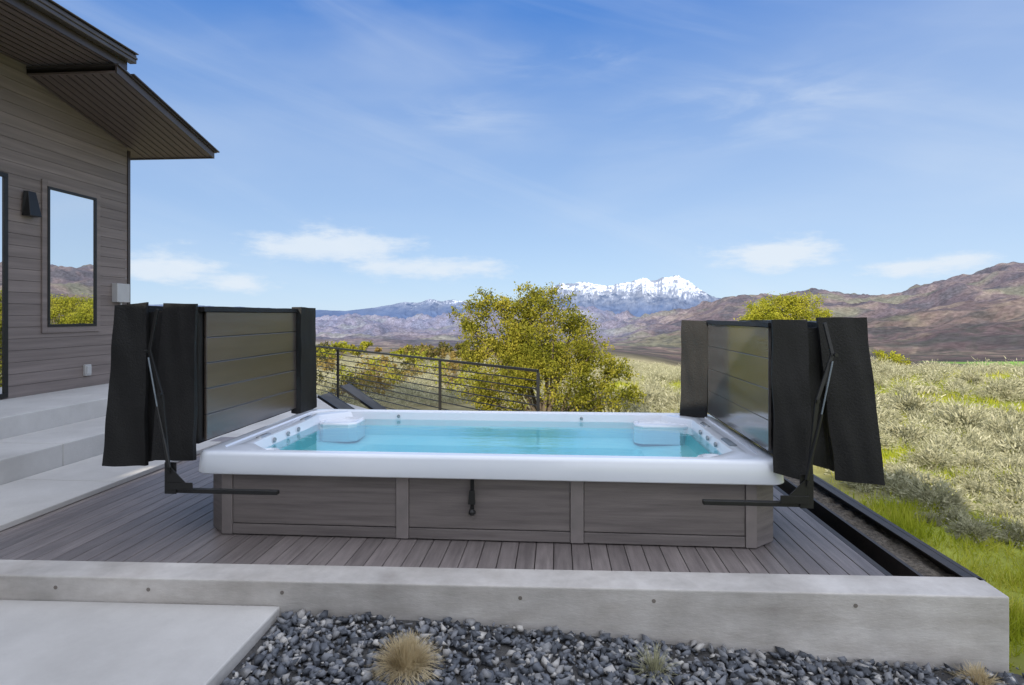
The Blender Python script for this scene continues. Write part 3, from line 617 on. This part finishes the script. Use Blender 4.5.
tree('yellow_green_bush',888,33,-1.2,bl,2500,.05,M['ygreen'],'small bright green bush at the field edge right of the right spa cover','bush')
def smallshrub(px,r,w,hh,mt,kind,label):
    x,y=wt(px,r); zg=terr(x,y); n=random.randint(3,6)
    bl=[(random.uniform(-.5,.5)*w,random.uniform(-.4,.4)*w,zg+hh*random.uniform(.35,.8),w*random.uniform(.25,.4)) for _ in range(n)]
    tree(kind,px,r,zg,bl,max(350,int(1500*w/(r*.05)/4)),.0024*r,mt,label,'shrub' if 'shrub' in kind else 'tree','shrubs and small trees down the slope',2)
lab={'orange':'orange leaved shrub on the slope beyond the railing','ygreen':'yellow green shrub on the slope beyond the railing','dkgreen':'dark green small tree on the slope beyond the railing','tree':'olive shrub on the slope beyond the railing'}
for i in range(90):
    px=random.uniform(300,570); r=math.exp(random.uniform(math.log(20),math.log(230)))
    kk=random.choice(['orange','orange','tree','dkgreen','ygreen','dkgreen']); w=random.uniform(.45,1.3)*(1+r/75)
    smallshrub(px,r,w,w*random.uniform(.6,.95),M[kk],'slope_shrub' if kk!='dkgreen' else 'slope_tree',lab[kk])
def sageproto(n,seed):
    rg=np.random.default_rng(seed); th=rg.uniform(0,6.283,n); el=np.arccos(rg.uniform(.0,1,n)); rr=rg.uniform(.45,1,n)**.6
    lump=1+.28*np.sin(th*3+seed)+.2*np.cos(th*5+el*4)+.15*np.sin(th*9+el*7)
    d=np.stack([np.sin(el)*np.cos(th),np.sin(el)*np.sin(th),np.cos(el)*.85],1); c=d*(rr*lump*.5)[:,None]; c[:,2]+=.08
    u=np.cross(d,rg.normal(size=(n,3))); u/=np.linalg.norm(u,axis=1)[:,None]; w=d+rg.normal(size=(n,3))*.35; s=rg.uniform(.025,.06,(n,1))
    q=np.stack([c-u*s*.28,c+u*s*.28,c+w*s*1.6+u*s*.1,c+w*s*1.6-u*s*.1],1).reshape(-1,3); return q,np.arange(4*n).reshape(n,4)
sp_hi=[sageproto(2600,k) for k in range(5)]; sp_lo=[sageproto(420,k+20) for k in range(5)]
proto=[]
GS='grey green sagebrush bushes in the field right of the spa'
used=[]
cnt=0; tries=0
far=[];fars=[]
while tries<13000:
    tries+=1
    t=math.exp(random.uniform(math.log(6.5),math.log(75))); px=random.uniform(300,1180) if t>14 else random.uniform(760,1180)
    x,y=wt(px,t)
    if x<4.4 and y<11: continue
    if px<575 and t<19: continue
    if t<36 and noise.noise(Vector((x*.20,y*.20,8)))<-.27+.42*max(0,12-t)/5: continue
    s=random.uniform(.35,1.2)*(1 if t>10.5 else .6)
    dd=.46 if t<24 else .42
    if any((x-a)**2+(y-b)**2<(dd*(s+c))**2 for a,b,c in used[-2000:]): continue
    used.append((x,y,s)); z=terr(x,y)-.03
    if t<34 and cnt<295 and px>575:
        k=random.randrange(5)
        if cnt==0:
            for q,f in sp_hi: ob=np_mesh('sagebrush',q,f,M['sage']); proto.append(ob.data); C.objects.unlink(ob); bpy.data.objects.remove(ob)
        o=bpy.data.objects.new('sagebrush',proto[k]); C.objects.link(o); o.location=(x,y,z); o.rotation_euler=(0,0,random.uniform(0,6.28)); o.scale=(s,s,s*random.uniform(.8,1.2))
        tag(o,'rounded grey green sagebrush bush growing in the field','bush',GS); cnt+=1
    else: far.append((x,y,z)); fars.append(s*1.1)
print('sage',cnt,len(far))
V,Fq=scatter(sp_lo,far,fars,False); o=np_mesh('distant_sagebrush',V,Fq,M['sage']); tag(o,'distant mass of grey green sagebrush covering the field and the slope','sagebrush',kind='stuff')
n=200000; tq=np.exp(rng.uniform(math.log(3.2),math.log(42),n)); pq=rng.uniform(600,1300,n)
Vg=[]
for t,px in zip(tq,pq):
    if t<12 and px<830: continue
    x,y=wt(px,t)
    if x<3.08 and y<11 or (x<3.3 and y<4.4): continue
    n1=noise.noise(Vector((x*.35,y*.35,0)))
    if n1<-.3 and random.random()<.8: continue
    n2=noise.noise(Vector((x*1.3,y*1.3,4)))
    if random.random()<.45-n2*1.4: continue
    z=terr(x,y); h=random.uniform(.04,.16)*(1+1.2*n2)*(1+t/60); a=random.uniform(0,6.28); w=.004+.0007*t; lx,ly=random.gauss(0,.06),random.gauss(0,.06)
    Vg+=[(x-w*math.cos(a),y-w*math.sin(a),z-.01),(x+w*math.cos(a),y+w*math.sin(a),z-.01),(x+lx,y+ly,z+h)]
Vg=np.array(Vg); o=np_mesh('grass',Vg,np.arange(len(Vg)).reshape(-1,3),M['grass']); tag(o,'bright yellow green grass between the sagebrush','grass',kind='stuff')
def tuft(px,py,n,hh,rad_,mt,label,name,spread=.8,w=.0022):
    x,y=gz(px,py,gvz(*gz(px,py,-.35))); z=gvz(x,y); Vv=[]
    for _ in range(n):
        a=random.uniform(0,6.28); el=random.uniform(0,spread); h=hh*random.uniform(.55,1.1); b=rad_*.35*random.random()
        a2=a+random.gauss(0,.25); p=[]
        for q in(0,.5,1): 
            r_=b+h*math.sin(el*(.6+.6*q))*q; aa=a if q<1 else a2; p.append((math.cos(aa)*r_,math.sin(aa)*r_,h*q*math.cos(el*(.6+.7*q))))
        ca,sa=-math.sin(a)*w,math.cos(a)*w
        Vv+=[(p[0][0]-ca,p[0][1]-sa,p[0][2]),(p[0][0]+ca,p[0][1]+sa,p[0][2]),(p[1][0]+ca,p[1][1]+sa,p[1][2]),(p[1][0]-ca,p[1][1]-sa,p[1][2]),
             (p[1][0]-ca,p[1][1]-sa,p[1][2]),(p[1][0]+ca,p[1][1]+sa,p[1][2]),(p[2][0]+ca*.3,p[2][1]+sa*.3,p[2][2]),(p[2][0]-ca*.3,p[2][1]-sa*.3,p[2][2])]
    o=np_mesh(name,Vv,np.arange(len(Vv)).reshape(-1,4),mt,loc=(x,y,z-.005)); tag(o,label,'plant')
tuft(407,670,2600,.205,.17,M['straw'],'round straw coloured dry grass tuft in the gravel','grass_tuft',1.42,.0016)
tuft(655,675,160,.18,.12,M['sage'],'small sparse grey green plant in the gravel','small_plant',1.1)
tuft(978,686,500,.13,.14,M['straw'],'dry tan grass tuft at the right end of the gravel','grass_tuft',1.35)
tuft(925,660,40,.07,.06,M['straw'],'tiny dry weed in the gravel near the wall end','weed',1.2)
# ---------------------------------------------------------------- sky, sun, camera
SA=R(72)
el=R(27)
Wd=bpy.data.worlds.new('World'); S.world=Wd; Wd.use_nodes=True; nt=Wd.node_tree; bg=nt.nodes['Background']; STR=.15; bg.inputs['Strength'].default_value=STR
sky=nt.nodes.new('ShaderNodeTexSky'); sky.sky_type='NISHITA'; sky.sun_disc=False; sky.sun_elevation=el; sky.sun_rotation=R(198); sky.altitude=1800; sky.air_density=1.0; sky.dust_density=.6; sky.ozone_density=2.2
tc=nt.nodes.new('ShaderNodeTexCoord'); sx=nt.nodes.new('ShaderNodeSeparateXYZ'); nt.links.new(tc.outputs['Generated'],sx.inputs[0])
def mth(op,a,b=None,c=None):
    n=nt.nodes.new('ShaderNodeMath'); n.operation=op
    for i,v in enumerate((a,b,c)):
        if v is None: continue
        if isinstance(v,(int,float)): n.inputs[i].default_value=v
        else: nt.links.new(v,n.inputs[i])
    return n.outputs[0]
X,Y,Z=sx.outputs; azn=mth('ARCTAN2',X,Y); hyp=mth('SQRT',mth('ADD',mth('MULTIPLY',X,X),mth('MULTIPLY',Y,Y))); eln=mth('DIVIDE',Z,mth('MAXIMUM',hyp,.05))
def nsx(sc,vec,detail=6,rough=.6,dist=0):
    n=nt.nodes.new('ShaderNodeTexNoise'); n.inputs['Scale'].default_value=sc; n.inputs['Detail'].default_value=detail; n.inputs['Roughness'].default_value=rough; n.inputs['Distortion'].default_value=dist; nt.links.new(vec,n.inputs['Vector']); return n.outputs['Fac']
def cmb(a,b,c=0):
    n=nt.nodes.new('ShaderNodeCombineXYZ')
    for i,v in enumerate((a,b,c)):
        if isinstance(v,(int,float)): n.inputs[i].default_value=v
        else: nt.links.new(v,n.inputs[i])
    return n.outputs[0]
def mrange(v,a,b,c=0,d=1,sm=True):
    n=nt.nodes.new('ShaderNodeMapRange'); n.interpolation_type='SMOOTHSTEP' if sm else 'LINEAR'; nt.links.new(v,n.inputs['Value'])
    for k_,q in zip(('From Min','From Max','To Min','To Max'),(a,b,c,d)): n.inputs[k_].default_value=q
    return n.outputs[0]
def mixn(f,A,Bc):
    mx=nt.nodes.new('ShaderNodeMix'); mx.data_type='RGBA'
    if isinstance(f,(int,float)): mx.inputs['Factor'].default_value=f
    else: nt.links.new(f,mx.inputs['Factor'])
    for nm,v in(('A',A),('B',Bc)):
        if isinstance(v,tuple): mx.inputs[nm].default_value=(*v,1)
        else: nt.links.new(v,mx.inputs[nm])
    return mx.outputs['Result']
def px_(c): return tuple(q/STR for q in c)
vec=cmb(mth('MULTIPLY',azn,9),mth('MULTIPLY',eln,26)); nf=nsx(1.6,vec,8,.62)
def field(lst):
    tot=None
    for px,py,wx,wy_,am in lst:
        a0=math.atan((px-512)/F)-YAW; e0=(HY-py)/F*math.cos(a0+YAW)
        d=mth('ADD',mth('POWER',mth('ABSOLUTE',mth('DIVIDE',mth('SUBTRACT',azn,a0),wx/F)),2),mth('POWER',mth('ABSOLUTE',mth('DIVIDE',mth('SUBTRACT',eln,e0),wy_/F)),2))
        g=mth('MULTIPLY',mth('EXPONENT',mth('MULTIPLY',d,-.8)),am); tot=g if tot is None else mth('MAXIMUM',tot,g)
    return tot
tot=field([(335,246,80,17,1.05),(430,268,80,12,.95),(165,268,50,12,1.05),(235,282,35,9,.95),(780,255,48,14,1.15),(930,266,42,9,1.0),(140,258,30,10,.7)])
cum=mth('MULTIPLY',mrange(mth('ADD',mth('MULTIPLY',tot,.62),mth('SUBTRACT',nf,.5)),.17,.60),.85)
wis=field([(470,115,60,20,.7),(560,62,60,14,.9),(760,108,100,28,.9)])
nw=nsx(1.2,cmb(mth('MULTIPLY',azn,4),mth('MULTIPLY',eln,15),5),6,.55,.5)
wisp=mth('MULTIPLY',mth('MULTIPLY',wis,mrange(nw,.38,.74)),.42)
rot=mth('ADD',mth('MULTIPLY',azn,.9),mth('MULTIPLY',eln,.7)); rot2=mth('SUBTRACT',mth('MULTIPLY',eln,5.5),mth('MULTIPLY',azn,-1.9))
ci=mrange(nsx(1.5,cmb(rot,rot2,3.3),6,.55,.6),.46,.85,0,.20)
ci2=mrange(nsx(2.0,cmb(mth('MULTIPLY',azn,1.0),mth('MULTIPLY',eln,2.6),9),5,.5,.4),.42,.8,0,.18)
right=mrange(azn,-.1,.8,0,.18)
base=mixn(.86,sky.outputs[0],mixn(mrange(eln,.0,.50,0,1,False),px_((.52,.70,.92)),px_((.078,.250,.70))))
fac=mth('MINIMUM',mth('ADD',mth('ADD',mth('ADD',cum,wisp),ci),mth('ADD',ci2,right)),.93)
front=mixn(fac,base,px_((.78,.86,.95)))
up=mrange(Y,.15,-.35); hi=mrange(Z,.55,.85); rear=mth('MAXIMUM',up,hi); rc=mth('MULTIPLY',rear,mrange(nsx(2.5,tc.outputs['Generated'],5,.6),.25,.6,.55,1))  # added bright cloud out of view, behind and overhead, lifting the shaded foreground
fin=mixn(mth('MULTIPLY',rc,.95),front,px_((1.58,1.64,1.80)))
nt.links.new(fin,bg.inputs['Color'])
sun=bpy.data.lights.new('Sun','SUN'); sun.energy=5.0; sun.angle=R(.5); sun.color=(1,.91,.75); so=bpy.data.objects.new('Sun',sun); C.objects.link(so)
ld=Vector((math.cos(SA)*math.cos(el),math.sin(SA)*math.cos(el),-math.sin(el))); so.rotation_euler=ld.to_track_quat('-Z','Y').to_euler()
cam=bpy.data.cameras.new('Camera'); co=bpy.data.objects.new('Camera',cam); C.objects.link(co); co.location=(0,0,H); co.rotation_euler=(R(90),0,YAW)
cam.sensor_width=36; cam.lens=36*F/1024; cam.shift_y=-(342.5-HY)/1024; cam.clip_end=40000; cam.clip_start=.05
S.camera=co
S.view_settings.view_transform='Standard'; S.view_settings.look='None'; S.view_settings.exposure=0
